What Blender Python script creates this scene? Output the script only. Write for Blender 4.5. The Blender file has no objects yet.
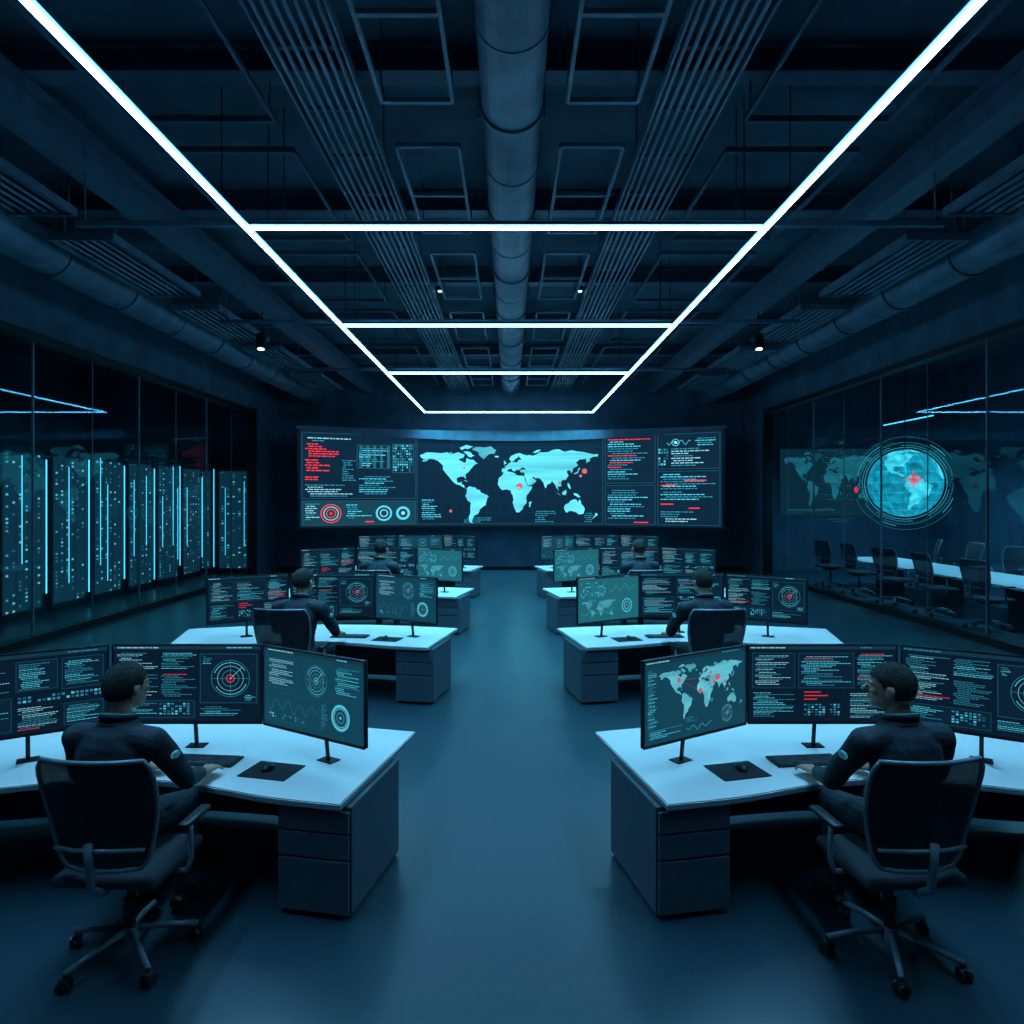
import bpy, bmesh, math, random
from mathutils import Vector, Matrix, Euler, noise
from mathutils.geometry import tessellate_polygon
random.seed(7)
S = bpy.context.scene
COL = S.collection
try:
    S.view_settings.view_transform = 'Standard'
    S.view_settings.look = 'None'
except Exception: pass

# ------------------------------------------------------------ materials
def mat(name, c, rough=0.5, metal=0.0, emis=None, es=0.0, var=0.25, nscale=8.0, bump=0.0, bscale=60.0, spec=0.5, alpha=1.0):
    m = bpy.data.materials.new(name); m.use_nodes = True
    nt = m.node_tree; b = nt.nodes['Principled BSDF']
    b.inputs['Roughness'].default_value = rough
    b.inputs['Metallic'].default_value = metal
    b.inputs['Alpha'].default_value = alpha
    b.inputs['Specular IOR Level'].default_value = spec
    tc = nt.nodes.new('ShaderNodeTexCoord')
    n = nt.nodes.new('ShaderNodeTexNoise'); n.inputs['Scale'].default_value = nscale; n.inputs['Detail'].default_value = 6
    nt.links.new(tc.outputs['Object'], n.inputs['Vector'])
    r = nt.nodes.new('ShaderNodeValToRGB')
    r.color_ramp.elements[0].position = .3; r.color_ramp.elements[1].position = .7
    r.color_ramp.elements[0].color = (*[x*(1-var) for x in c], 1)
    r.color_ramp.elements[1].color = (*[min(1, x*(1+var)) for x in c], 1)
    nt.links.new(n.outputs['Fac'], r.inputs['Fac'])
    nt.links.new(r.outputs['Color'], b.inputs['Base Color'])
    if emis:
        b.inputs['Emission Color'].default_value = (*emis, 1); b.inputs['Emission Strength'].default_value = es
    if bump:
        n2 = nt.nodes.new('ShaderNodeTexNoise'); n2.inputs['Scale'].default_value = bscale; n2.inputs['Detail'].default_value = 4
        nt.links.new(tc.outputs['Object'], n2.inputs['Vector'])
        bp = nt.nodes.new('ShaderNodeBump'); bp.inputs['Strength'].default_value = bump; bp.inputs['Distance'].default_value = .02
        nt.links.new(n2.outputs['Fac'], bp.inputs['Height']); nt.links.new(bp.outputs['Normal'], b.inputs['Normal'])
    return m

def floor_mat():
    m = mat('polished_concrete', (.014, .042, .060), .28, var=.16, nscale=22, spec=1.0)
    nt = m.node_tree; b = nt.nodes['Principled BSDF']
    tc = nt.nodes.new('ShaderNodeTexCoord')
    n = nt.nodes.new('ShaderNodeTexNoise'); n.inputs['Scale'].default_value = .7; n.inputs['Detail'].default_value = 2
    nt.links.new(tc.outputs['Object'], n.inputs['Vector'])
    mr = nt.nodes.new('ShaderNodeMapRange'); mr.inputs['From Min'].default_value = .2; mr.inputs['From Max'].default_value = .8
    mr.inputs['To Min'].default_value = .27; mr.inputs['To Max'].default_value = .31
    nt.links.new(n.outputs['Fac'], mr.inputs['Value']); nt.links.new(mr.outputs['Result'], b.inputs['Roughness'])
    return m

def glass_mat():
    m = bpy.data.materials.new('partition_glass'); m.use_nodes = True
    nt = m.node_tree; nt.nodes.clear()
    o = nt.nodes.new('ShaderNodeOutputMaterial'); mx = nt.nodes.new('ShaderNodeMixShader')
    t = nt.nodes.new('ShaderNodeBsdfTransparent'); t.inputs['Color'].default_value = (.86, .96, .98, 1)
    g = nt.nodes.new('ShaderNodeBsdfGlossy'); g.inputs['Roughness'].default_value = 0.0
    g.inputs['Color'].default_value = (.35, .88, 1, 1)
    lw = nt.nodes.new('ShaderNodeLayerWeight'); lw.inputs['Blend'].default_value = .5
    p = nt.nodes.new('ShaderNodeMath'); p.operation = 'POWER'; p.inputs[1].default_value = 5
    ma = nt.nodes.new('ShaderNodeMath'); ma.operation = 'MULTIPLY_ADD'; ma.inputs[1].default_value = .24; ma.inputs[2].default_value = .020
    nt.links.new(lw.outputs['Facing'], p.inputs[0]); nt.links.new(p.outputs[0], ma.inputs[0])
    nt.links.new(ma.outputs[0], mx.inputs[0]); nt.links.new(t.outputs[0], mx.inputs[1]); nt.links.new(g.outputs[0], mx.inputs[2])
    nt.links.new(mx.outputs[0], o.inputs['Surface'])
    return m

def display_mat(name, strength):
    m = bpy.data.materials.new(name); m.use_nodes = True
    nt = m.node_tree; b = nt.nodes['Principled BSDF']
    b.inputs['Base Color'].default_value = (.004, .006, .01, 1); b.inputs['Roughness'].default_value = .4
    b.inputs['Specular IOR Level'].default_value = .06
    a = nt.nodes.new('ShaderNodeVertexColor'); a.layer_name = 'Col'
    nt.links.new(a.outputs['Color'], b.inputs['Emission Color'])
    b.inputs['Emission Strength'].default_value = strength
    return m

M_floor = floor_mat()
M_glass = glass_mat()
M_disp = display_mat('display_pixels', 1.15)
M_wallscr = display_mat('wall_display_pixels', 1.75)
M_holo = display_mat('hologram_glow', 1.4)
M_wall = mat('dark_plaster_concrete', (.042, .10, .155), .75, var=.3, nscale=1.5, bump=.25, bscale=20)
M_ceil = mat('dark_ceiling_concrete', (.040, .082, .125), .8, var=.4, nscale=1.2, bump=.3, bscale=15)
M_steel = mat('blue_painted_steel', (.05, .095, .145), .5, .1, var=.25, nscale=4)
M_duct = mat('matt_painted_duct', (.065, .125, .18), .5, .15, var=.35, nscale=3)
M_frame = mat('black_metal_frame', (.012, .016, .02), .4, .5)
M_white = mat('white_laminate', (.76, .77, .76), .34, var=.03, nscale=3)
M_edge = mat('grey_laminate_edge', (.25, .29, .32), .4, var=.05)
M_ped = mat('charcoal_cabinet', (.055, .080, .108), .45, var=.1, nscale=10)
M_plast = mat('black_plastic', (.008, .010, .014), .4, var=.1)
M_key = mat('dark_keycap', (.07, .085, .10), .5, var=.1)
M_pad = mat('black_cloth_pad', (.008, .010, .014), .85, var=.2, nscale=200)
M_mesh = mat('black_seat_fabric', (.020, .028, .040), .8, var=.4, nscale=220, bump=.4, bscale=300)
M_net = mat('black_net_fabric', (.024, .034, .048), .8, var=.5, nscale=260, bump=.4, bscale=300, alpha=.80)
M_chfr = mat('grey_chair_frame', (.17, .22, .26), .4, .15, var=.1)
M_cloth = mat('navy_uniform_cloth', (.014, .024, .038), .8, var=.35, nscale=14, bump=.6, bscale=16)
M_skin = mat('skin', (.50, .29, .21), .5, var=.1, nscale=25)
M_hair = mat('black_brown_hair', (.009, .008, .009), .65, var=.6, nscale=90, bump=1.0, bscale=160)
M_shoe = mat('black_leather', (.01, .01, .012), .35)
M_eye = mat('eye_white', (.6, .6, .6), .2)
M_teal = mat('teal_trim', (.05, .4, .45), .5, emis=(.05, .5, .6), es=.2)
M_strip = mat('led_diffuser', (.8, .9, 1), .4, emis=(.24, .62, 1.0), es=21.0, var=.01)
M_glow = mat('halo_flange', (.2, .4, .5), .6, emis=(.02, .15, .36), es=.8, var=.01)  # weak blue emission, painted halo of the LED strips
M_rack = mat('server_rack_metal', (.02, .035, .05), .4, .4)
M_rackled = mat('rack_light_tube', (.3, .8, .9), .4, emis=(.06, .52, .76), es=2.1, var=.01)
M_spot = mat('downlight_lens', (.8, .9, 1), .3, emis=(.6, .85, 1), es=5, var=.01)
M_redlt = mat('red_marker', (.8, .05, .05), .4, emis=(.95, .04, .08), es=.9)

# ------------------------------------------------------------ mesh builder
SCR = bpy.data.meshes.new('scratch')
class B:
    def __init__(self): self.bm = bmesh.new()
    def _add(self, t, mi, M=None, smooth=False):
        if M is not None: bmesh.ops.transform(t, matrix=M, verts=t.verts)
        for f in t.faces: f.material_index = mi; f.smooth = smooth
        t.to_mesh(SCR); t.free()
        self.bm.from_mesh(SCR)
    def box(self, c, s, bev=0, rot=(0, 0, 0), mi=0, seg=2, smooth=False):
        t = bmesh.new(); bmesh.ops.create_cube(t, size=1)
        bmesh.ops.scale(t, vec=s, verts=t.verts)
        if bev: bmesh.ops.bevel(t, geom=t.edges[:], offset=bev, segments=seg, affect='EDGES', profile=.5)
        self._add(t, mi, Matrix.Translation(c) @ Euler(rot).to_matrix().to_4x4(), smooth); return self
    def cyl(self, p0, p1, r0, r1=None, n=16, mi=0):
        r1 = r0 if r1 is None else r1
        p0, p1 = Vector(p0), Vector(p1); d = p1-p0
        t = bmesh.new(); bmesh.ops.create_cone(t, cap_ends=True, segments=n, radius1=r0, radius2=r1, depth=d.length)
        q = d.to_track_quat('Z', 'Y').to_matrix().to_4x4()
        self._add(t, mi, Matrix.Translation((p0+p1)/2) @ q, False)
        return self
    def ell(self, c, r, rot=(0, 0, 0), mi=0, n=20):
        t = bmesh.new(); bmesh.ops.create_uvsphere(t, u_segments=n, v_segments=max(6, n*2//3), radius=1)
        bmesh.ops.scale(t, vec=r, verts=t.verts)
        self._add(t, mi, Matrix.Translation(c) @ Euler(rot).to_matrix().to_4x4(), True); return self
    def cap(self, p0, p1, r0, r1, n=14, mi=0):
        self.cyl(p0, p1, r0, r1, n, mi); self.ell(p0, (r0,)*3, mi=mi, n=n); self.ell(p1, (r1,)*3, mi=mi, n=n); return self
    def tube(self, pts, r, n=8, mi=0, closed=False):
        pts = [Vector(p) for p in pts]; N = len(pts); rings = []
        t = bmesh.new()
        for i, p in enumerate(pts):
            a = pts[(i-1) % N] if (closed or i > 0) else p
            b = pts[(i+1) % N] if (closed or i < N-1) else p
            d = (b-a).normalized()
            q = d.to_track_quat('Z', 'Y')
            rings.append((p, q))
        vs = []
        prevx = None
        for p, q in rings:
            z = q @ Vector((0, 0, 1))
            x = q @ Vector((1, 0, 0))
            if prevx is not None:
                x = (prevx - z*prevx.dot(z)).normalized()
            prevx = x; y = z.cross(x)
            vs.append([t.verts.new(p + x*r*math.cos(2*math.pi*k/n) + y*r*math.sin(2*math.pi*k/n)) for k in range(n)])
        for i in range(N if closed else N-1):
            A, C = vs[i], vs[(i+1) % N]
            for k in range(n): t.faces.new((A[k], A[(k+1) % n], C[(k+1) % n], C[k]))
        if not closed:
            t.faces.new(vs[0][::-1]); t.faces.new(vs[-1])
        self._add(t, mi, None, True); return self
    def loft(self, secs, n=24, mi=0):
        t = bmesh.new(); R = []
        for c, rx, ry in secs:
            R.append([t.verts.new((c[0]+rx*math.cos(2*math.pi*k/n), c[1]+ry*math.sin(2*math.pi*k/n), c[2])) for k in range(n)])
        for i in range(len(R)-1):
            for k in range(n): t.faces.new((R[i][k], R[i][(k+1) % n], R[i+1][(k+1) % n], R[i+1][k]))
        t.faces.new(R[0][::-1]); t.faces.new(R[-1])
        self._add(t, mi, None, True); return self
    def prism(self, poly, z0, z1, mi=0, bev=0, side_mi=None):
        t = bmesh.new(); vs = [t.verts.new((x, y, z0)) for x, y in poly]
        f = t.faces.new(vs)
        r = bmesh.ops.extrude_face_region(t, geom=[f])
        bmesh.ops.translate(t, vec=(0, 0, z1-z0), verts=[v for v in r['geom'] if isinstance(v, bmesh.types.BMVert)])
        bmesh.ops.recalc_face_normals(t, faces=t.faces)
        if bev:
            es = [e for e in t.edges if abs(e.verts[0].co.z-e.verts[1].co.z) < 1e-6]
            bmesh.ops.bevel(t, geom=es, offset=bev, segments=2, affect='EDGES')
        self._add(t, mi, None, False)
        if side_mi is not None:
            self.bm.normal_update()
            for f in self.bm.faces:
                if abs(f.normal.z) < .5: f.material_index = side_mi
        return self
    def grid(self, fn, nu, nv, th, mi=0):
        t = bmesh.new(); F = [[None]*(nv+1) for _ in range(nu+1)]; G = [[None]*(nv+1) for _ in range(nu+1)]
        for i in range(nu+1):
            for j in range(nv+1):
                p = Vector(fn(i/nu, j/nv)); F[i][j] = t.verts.new(p); G[i][j] = t.verts.new(p+Vector((0, -th, 0)))
        for i in range(nu):
            for j in range(nv):
                t.faces.new((F[i][j], F[i][j+1], F[i+1][j+1], F[i+1][j])); t.faces.new((G[i][j], G[i+1][j], G[i+1][j+1], G[i][j+1]))
        for i in range(nu):
            t.faces.new((F[i][0], F[i+1][0], G[i+1][0], G[i][0])); t.faces.new((F[i+1][nv], F[i][nv], G[i][nv], G[i+1][nv]))
        for j in range(nv):
            t.faces.new((F[0][j+1], F[0][j], G[0][j], G[0][j+1])); t.faces.new((F[nu][j], F[nu][j+1], G[nu][j+1], G[nu][j]))
        bmesh.ops.recalc_face_normals(t, faces=t.faces)
        self._add(t, mi, None, True); return self
    def mesh(self, name, mats, mirror=False, smooth=None):
        if mirror:
            bmesh.ops.scale(self.bm, vec=(-1, 1, 1), verts=self.bm.verts)
            bmesh.ops.reverse_faces(self.bm, faces=self.bm.faces)
        if smooth is not None:
            for f in self.bm.faces: f.smooth = smooth
        me = bpy.data.meshes.new(name); self.bm.to_mesh(me); self.bm.free()
        for m in (mats if isinstance(mats, (list, tuple)) else [mats]): me.materials.append(m)
        return me

def ob(name, me, parent=None, loc=(0, 0, 0), rot=(0, 0, 0), label=None, cat=None, group=None, kind=None):
    o = bpy.data.objects.new(name, me); COL.objects.link(o)
    o.location = loc; o.rotation_euler = rot
    if parent: o.parent = parent
    if label: o['label'] = label
    if cat: o['category'] = cat
    if group: o['group'] = group
    if kind: o['kind'] = kind
    return o
def empty(name, **k): 
    o = ob(name, None, **k); o.empty_display_size = .2; return o
def copy_tree(root, loc=None, rot=None, parent=None):
    c = root.copy(); COL.objects.link(c)
    if parent: c.parent = parent
    if loc is not None: c.location = loc
    if rot is not None: c.rotation_euler = rot
    for ch in list(root.children): copy_tree(ch, parent=c)
    return c

# ------------------------------------------------------------ room
CZ = 6.7; YB = 24.0; YF = -3.0; XW = 7.94; XO = 14.5
def struct(name, c, s, m): return ob(name, B().box(c, s).mesh(name, m), kind='structure')
struct('floor', (0, (YB+YF)/2, -.1), (2*XO+.6, YB-YF+.6, .2), M_floor)
struct('ceiling', (0, (YB+YF)/2, CZ+.1), (2*XO+.6, YB-YF+.6, .2), M_ceil)
struct('wall_back', (0, YB+.15, CZ/2), (2*XO+.6, .3, CZ), M_wall)
struct('wall_front', (0, YF-.15, CZ/2), (2*XO+.6, .3, CZ), M_wall)
struct('wall_outer_left', (-XO-.15, (YB+YF)/2, CZ/2), (.3, YB-YF, CZ), M_wall)
struct('wall_outer_right', (XO+.15, (YB+YF)/2, CZ/2), (.3, YB-YF, CZ), M_wall)
GT = 5.2; GE = 21.9
tn = 1; wn = 1
for s, nm in ((-1, 'left'), (1, 'right')):
    b = B().box((s*(XW+.15), (YB+YF)/2, (CZ+GT)/2), (.3, YB-YF, CZ-GT)).box((s*(XW+.15), (YB+GE)/2, GT/2), (.3, YB-GE, GT))
    ob('wall_'+nm, b.mesh('wall', M_wall), kind='structure')
    ys = [GE-1.685*i for i in range(15)]; ys[-1] = YF
    b = B().box((s*(XW+.1), (GE+YF)/2, .06), (.22, GE-YF, .12)).box((s*(XW+.1), (GE+YF)/2, GT-.06), (.26, GE-YF, .12)).box((s*(XW+.1), GE-.06, GT/2), (.26, .12, GT))
    ob('trim_%d' % tn, b.mesh('trim', M_frame), kind='structure'); tn += 1
    for i, y in enumerate(ys[1:-1]):
        ww = .025 if i % 2 else .010
        ob('trim_%d' % tn, B().box((s*(XW+.1), y, GT/2), (ww*1.6, ww, GT-.24)).mesh('trim', M_chfr), kind='structure'); tn += 1
    for i in range(len(ys)-1):
        y0, y1 = ys[i+1], ys[i]
        ob('window_%d' % wn, B().box((s*(XW+.1), (y0+y1)/2, GT/2), (.014, y1-y0-.03-(.11 if i == 0 else 0), GT-.25)).mesh('window', M_glass), kind='structure'); wn += 1
ob('baseboard_back', B().box((0, YB-.015, .06), (2*XW, .03, .12), .005).mesh('bb', M_frame), kind='structure')

# ------------------------------------------------------------ LED strips
LZ = 5.28
def led(p0, p1, label, w=.034, power=0, cut=0.0, col=(.20, .61, 1)):
    p0, p1 = Vector(p0), Vector(p1); c = (p0+p1)/2; L = (p1-p0).length
    ang = math.atan2(p1.y-p0.y, p1.x-p0.x)
    e = empty('led_light_strip', loc=c, rot=(0, 0, ang), label=label, cat='ceiling light', group='linear ceiling lights')
    hb = B().box((0, 0, .050), (L, w, .034), .004)
    nh = max(2, int(L/4))
    for i in range(nh):
        x = (-.46+.92*i/(nh-1))*L
        hb.cyl((x, 0, .06), (x, 0, CZ-c.z-.001), .006, n=6)
    ob('housing', hb.mesh('housing', M_frame), parent=e)
    ob('halo_flange', B().box((0, 0, .026), (L-cut, w+.056, .008), .003).mesh('cover', M_glow), parent=e, label='blue emissive flange painting the halo around the strip')  # added glowing wings paint a soft halo beside the diffuser
    ob('diffuser', B().box((0, 0, 0), (L, w, .032), .006).mesh('diffuser', M_strip), parent=e)
    LL = L-1.2 if L > 10 else L
    l = bpy.data.lights.new('lamp', 'AREA'); l.shape = 'RECTANGLE'; l.size = LL; l.size_y = w; l.energy = power
    l.color = col; l.spread = math.radians(112)
    ob('lamp', l, parent=e, loc=((L-LL)/2, 0, -.025))
XL, XR = -2.80, 2.72
led((XL, .8, LZ), (XL, 23.0, LZ), 'long white glowing linear light hung along the room', power=430)
led((XR, .8, LZ), (XR, 23.0, LZ), 'long white glowing linear light hung along the room', power=430)
for y, pw in ((7.42, 60), (11.57, 160), (15.9, 220), (22.96, 240)):
    led((XL+.018, y, LZ), (XR-.018, y, LZ), 'white glowing crossbar light between the two long strips', power=pw, cut=.08, col=(.12, .74, .98))
for y, hw in ((7.66, 4.75), (11.85, 4.9), (16.2, 5.0)):
    b = B().box((0, y, 5.42), (2*hw, .07, .06), .004)
    for x in (-hw+.1, -hw/2-.1, hw/2+.1, hw-.1): b.cyl((x, y, 5.44), (x, y, CZ-.001), .008, n=6)
    ob('suspension_rail', b.mesh('rail', M_steel), label='dark steel cross rail hung on rods under the ceiling', cat='ceiling rail', group='suspension rails')

# ------------------------------------------------------------ ceiling services
b = B(); zc = 6.15
b.cyl((0.02, YF+.1, zc), (0.02, YB-.02, zc), .29, n=32)
y = YF+.4
k = 0
while y < YB-.3:
    b.cyl((0.02, y-.03, zc), (0.02, y+.03, zc), .315 if k % 2 == 0 else .298, n=32); y += 1.15; k += 1
for y in range(-2, 24, 3):
    b.box((-.3, y, 6.45), (.02, .04, .48)).box((.34, y, 6.45), (.02, .04, .48))
ob('ventilation_duct', b.mesh('duct', M_duct), label='large round metal duct with flanged joints along the ceiling centre', cat='air duct')
for s in (-1, 1):
    b = B(); b.cyl((s*6.7, YF+.1, 6.0), (s*6.7, YB-.02, 6.0), .33, n=28)
    y = YF+.6; k = 0
    while y < YB-.3:
        b.cyl((s*6.7, y-.035, 6.0), (s*6.7, y+.035, 6.0), .36, n=28); y += 1.8; k += 1
    for y in range(-2, 24, 3): b.box((s*6.37, y, 6.35), (.02, .04, .69)).box((s*7.03, y, 6.35), (.02, .04, .69))
    ob('ventilation_duct', b.mesh('duct', M_duct), label='round metal side duct hung above the glass partition', cat='air duct')
    b = B().box((s*4.7, (YB+YF)/2, 6.02), (.34, YB-YF-.1, .04)).box((s*4.7, (YB+YF)/2, 6.36), (.34, YB-YF-.1, .04)).box((s*4.7, (YB+YF)/2, 6.19), (.05, YB-YF-.1, .32))
    ob('steel_beam', b.mesh('beam', M_steel), label='dark blue steel I-beam running the length of the room', cat='steel beam', group='lengthwise beams')
    b = B(); x0 = s*1.62
    for j in range(7):
        b.cyl((x0-.24+.08*j, YF+.2, 5.98), (x0-.24+.08*j, YB-.1, 5.98), .020, n=8)
    for dx in (-.3, .3): b.box((x0+dx, (YB+YF)/2, 6.0), (.02, YB-YF-.3, .1))
    y = YF+.5
    while y < YB-.3:
        b.box((x0, y, 6.03), (.6, .05, .03)); y += .9
    y = YF+1
    while y < YB-.3:
        for dx in (-.3, .3): b.cyl((x0+dx, y, 6.02), (x0+dx, y, CZ-.001), .009, n=6)
        y += 3.1
    ob('cable_tray', b.mesh('tray', M_duct), label='suspended cable tray carrying seven parallel conduits', cat='cable tray', group='ceiling cable trays')
    # rectangular pipe frames hung between the tray and the central duct
    for y in (5.2, 8.3, 11.4, 14.6, 17.8, 20.9):
        b = B(); z = 6.02
        for dx in (.52, 1.16): b.box((s*dx, y, z), (.035, 2.3, .05), .004)
        for dy in (-1.15, 0.0, 1.15): b.box((s*.84, y+dy, z), (.64, .05, .045), .004)
        for dx in (.52, 1.16): b.cyl((s*dx, y+1.1, z), (s*dx, y+1.1, CZ-.001), .008, n=6)
        ob('service_frame', b.mesh('frame', M_duct), label='rectangular steel service frame hung beneath the ceiling', cat='ceiling frame', group='ceiling service frames')
        b = B()
        for dx in (2.3, 3.7): b.box((s*dx, y+.4, 6.12), (.035, 2.5, .05), .004)
        for dy in (-.85, 1.65): b.box((s*3.0, y+dy, 6.12), (1.4, .06, .06), .004)
        for dx in (2.3, 3.7): b.cyl((s*dx, y+1.5, 6.12), (s*dx, y+1.5, CZ-.001), .008, n=6)
        ob('service_frame', b.mesh('frame', M_steel), label='wide rectangular steel frame hung beneath the ceiling', cat='ceiling frame', group='ceiling service frames')
    for i, y in enumerate((7.2, 10.6, 14.0, 17.4, 20.8)):
        b = B()
        for dx in (-.42, .42): b.box((s*5.7+dx, y, 5.9), (.03, 2.6, .1))
        for dy in (-1.3, 1.3): b.box((s*5.7, y+dy, 5.9), (.87, .03, .1))
        for j in range(6): b.box((s*5.7-.32+.128*j, y, 5.9), (.05, 2.6, .03), rot=(0, .5, 0))
        for dx in (-.4, .4):
            for dy in (-1.2, 1.2): b.cyl((s*5.7+dx, y+dy, 5.9), (s*5.7+dx, y+dy, CZ-.001), .01, n=6)
        ob('linear_vent', b.mesh('vent', M_duct), label='slatted rectangular air vent panel hung from the ceiling', cat='vent', group='slatted ceiling vents')
for y in (3.4, 6.65, 9.8, 13, 16.2, 19.4, 22.3):
    b = B().box((0, y, 6.42), (2*XW, .24, .03)).box((0, y, 6.67), (2*XW, .24, .04)).box((0, y, 6.55), (2*XW, .04, .25))
    ob('cross_beam', b.mesh('beam', M_steel), label='dark steel beam spanning across the ceiling', cat='steel beam', group='ceiling cross beams')
def spot(x, y):
    e = empty('spotlight', loc=(x, y, 5.42), label='small black cylindrical spotlight hung on a stem', cat='spotlight', group='ceiling spotlights')
    ob('stem', B().cyl((0, 0, .1), (0, 0, 6.0-5.42), .012, n=8).mesh('stem', M_frame), parent=e)
    ob('lamp_head', B().cyl((0, 0, .14), (0, -.05, -.14), .10, n=20).cyl((0, 0, .17), (0, 0, .12), .05).mesh('head', M_frame), parent=e)
    ob('lens', B().cyl((0, -.05, -.135), (0, -.052, -.15), .06, n=20).mesh('lens', M_spot), parent=e)
for s in (-1, 1): spot(s*4.75, 13.4)
for x, y in ((-1.24, 12.4), (1.24, 12.4)):
    e = empty('downlight', loc=(x, y, 6.1), label='small round black downlight hung under the ceiling', cat='downlight', group='round downlights')
    ob('lamp_body', B().cyl((0, 0, 0), (0, 0, .08), .07, n=20).cyl((0, 0, .08), (0, 0, CZ-6.101), .01, n=6).mesh('body', M_frame), parent=e)
    ob('lens', B().cyl((0, 0, -.008), (0, 0, .004), .035, n=20).mesh('lens', M_spot), parent=e)

# ------------------------------------------------------------ displays
NAm = [(-168,66),(-156,71),(-128,70),(-110,68),(-95,72),(-82,68),(-85,62),(-94,59),(-82,53),(-79,56),(-78,62),(-65,59),(-56,52),(-66,47),(-70,43),(-76,36),(-81,31),(-80,25),(-83,29),(-90,29),(-97,27),(-97,20),(-91,18),(-87,21),(-88,16),(-83,14),(-82,9),(-78,7),(-85,10),(-92,14),(-105,20),(-113,29),(-117,33),(-124,41),(-124,48),(-133,56),(-150,60),(-164,55),(-158,59),(-166,62)]
GRL = [(-55,82),(-30,83),(-20,76),(-24,70),(-40,65),(-45,60),(-52,65),(-55,72),(-68,77)]
BAF = [(-85,73),(-70,72),(-62,66),(-70,63),(-78,68)]
ELL = [(-92,80),(-65,82),(-75,78),(-88,76)]
SAm = [(-78,8),(-72,12),(-62,10),(-52,5),(-50,0),(-44,-2),(-35,-6),(-39,-14),(-41,-22),(-48,-26),(-54,-34),(-58,-38),(-65,-42),(-68,-50),(-66,-55),(-72,-52),(-74,-42),(-71,-30),(-70,-18),(-76,-14),(-81,-5),(-78,1)]
AFR = [(-6,35),(10,37),(20,32),(32,31),(37,22),(43,12),(51,12),(46,3),(40,-4),(40,-15),(35,-22),(32,-29),(26,-34),(19,-34),(15,-26),(12,-17),(13,-8),(9,0),(9,4),(4,6),(-8,5),(-13,9),(-17,15),(-16,24),(-10,30)]
EUR = [(-9,37),(-9,43),(-2,44),(-4,48),(2,50),(8,54),(10,57),(12,54.5),(20,54),(24,59),(30,60),(24,66),(18,61),(14,56),(6,59),(6,62),(14,68),(26,71),(40,67),(44,68),(60,69),(72,72),(90,76),(105,77),(115,73),(140,73),(160,70),(178,68),(178,64),(162,60),(163,56),(156,52),(155,60),(142,59),(136,54),(140,48),(130,42),(127,35),(124,40),(118,38),(122,31),(116,23),(108,21),(108,12),(103,11),(100,13),(103,2),(98,9),(94,17),(90,22),(80,15),(77,8),(73,18),(67,25),(57,26),(51,29),(56,24),(59,22),(52,16),(44,13),(39,21),(35,29),(36,36),(27,37),(27,40.5),(40,41.5),(30,46),(28,42.5),(22,37),(19,42),(13,45),(18,40),(15,38),(9,44),(3,42),(-1,37),(-5,36)]
AUS = [(114,-22),(122,-18),(130,-12),(137,-12),(140,-17),(143,-11),(146,-19),(153,-27),(150,-37),(142,-38),(136,-34),(129,-32),(118,-35),(115,-32)]
ISL = [[(-5,50),(1,52),(-2,56),(-5,58),(-5,54)],[(131,33),(140,35),(142,40),(145,44),(141,44),(139,38),(133,35)],[(95,5),(104,-2),(106,-6),(100,-1)],[(109,1),(117,6),(118,1),(115,-4),(110,-3)],[(131,-1),(141,-3),(150,-10),(140,-8),(133,-4)],[(44,-17),(50,-15),(47,-25),(44,-24)],[(173,-35),(178,-38),(174,-41),(167,-46),(172,-41)],[(-23,66),(-14,65),(-18,63),(-23,64)],[(120,18),(122,17),(126,7),(122,9)],[(-84,22),(-75,20),(-79,22)],[(-118,72),(-106,72),(-108,69),(-117,70)],[(52,72),(68,77),(57,71)]]
LAND = [NAm, GRL, BAF, ELL, SAm, AFR, EUR, AUS]+ISL
rj = random.Random(11)
def rough(P, amp=.16):
    out = []
    for i, a in enumerate(P):
        b = P[(i+1) % len(P)]; out.append(a)
        dx, dy = b[0]-a[0], b[1]-a[1]; L = math.hypot(dx, dy)
        if L > 4:
            k = rj.uniform(-amp, amp); out.append(((a[0]+b[0])/2-dy*k, (a[1]+b[1])/2+dx*k))
    return out
LANDF = [rough(P) for P in LAND]

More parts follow.
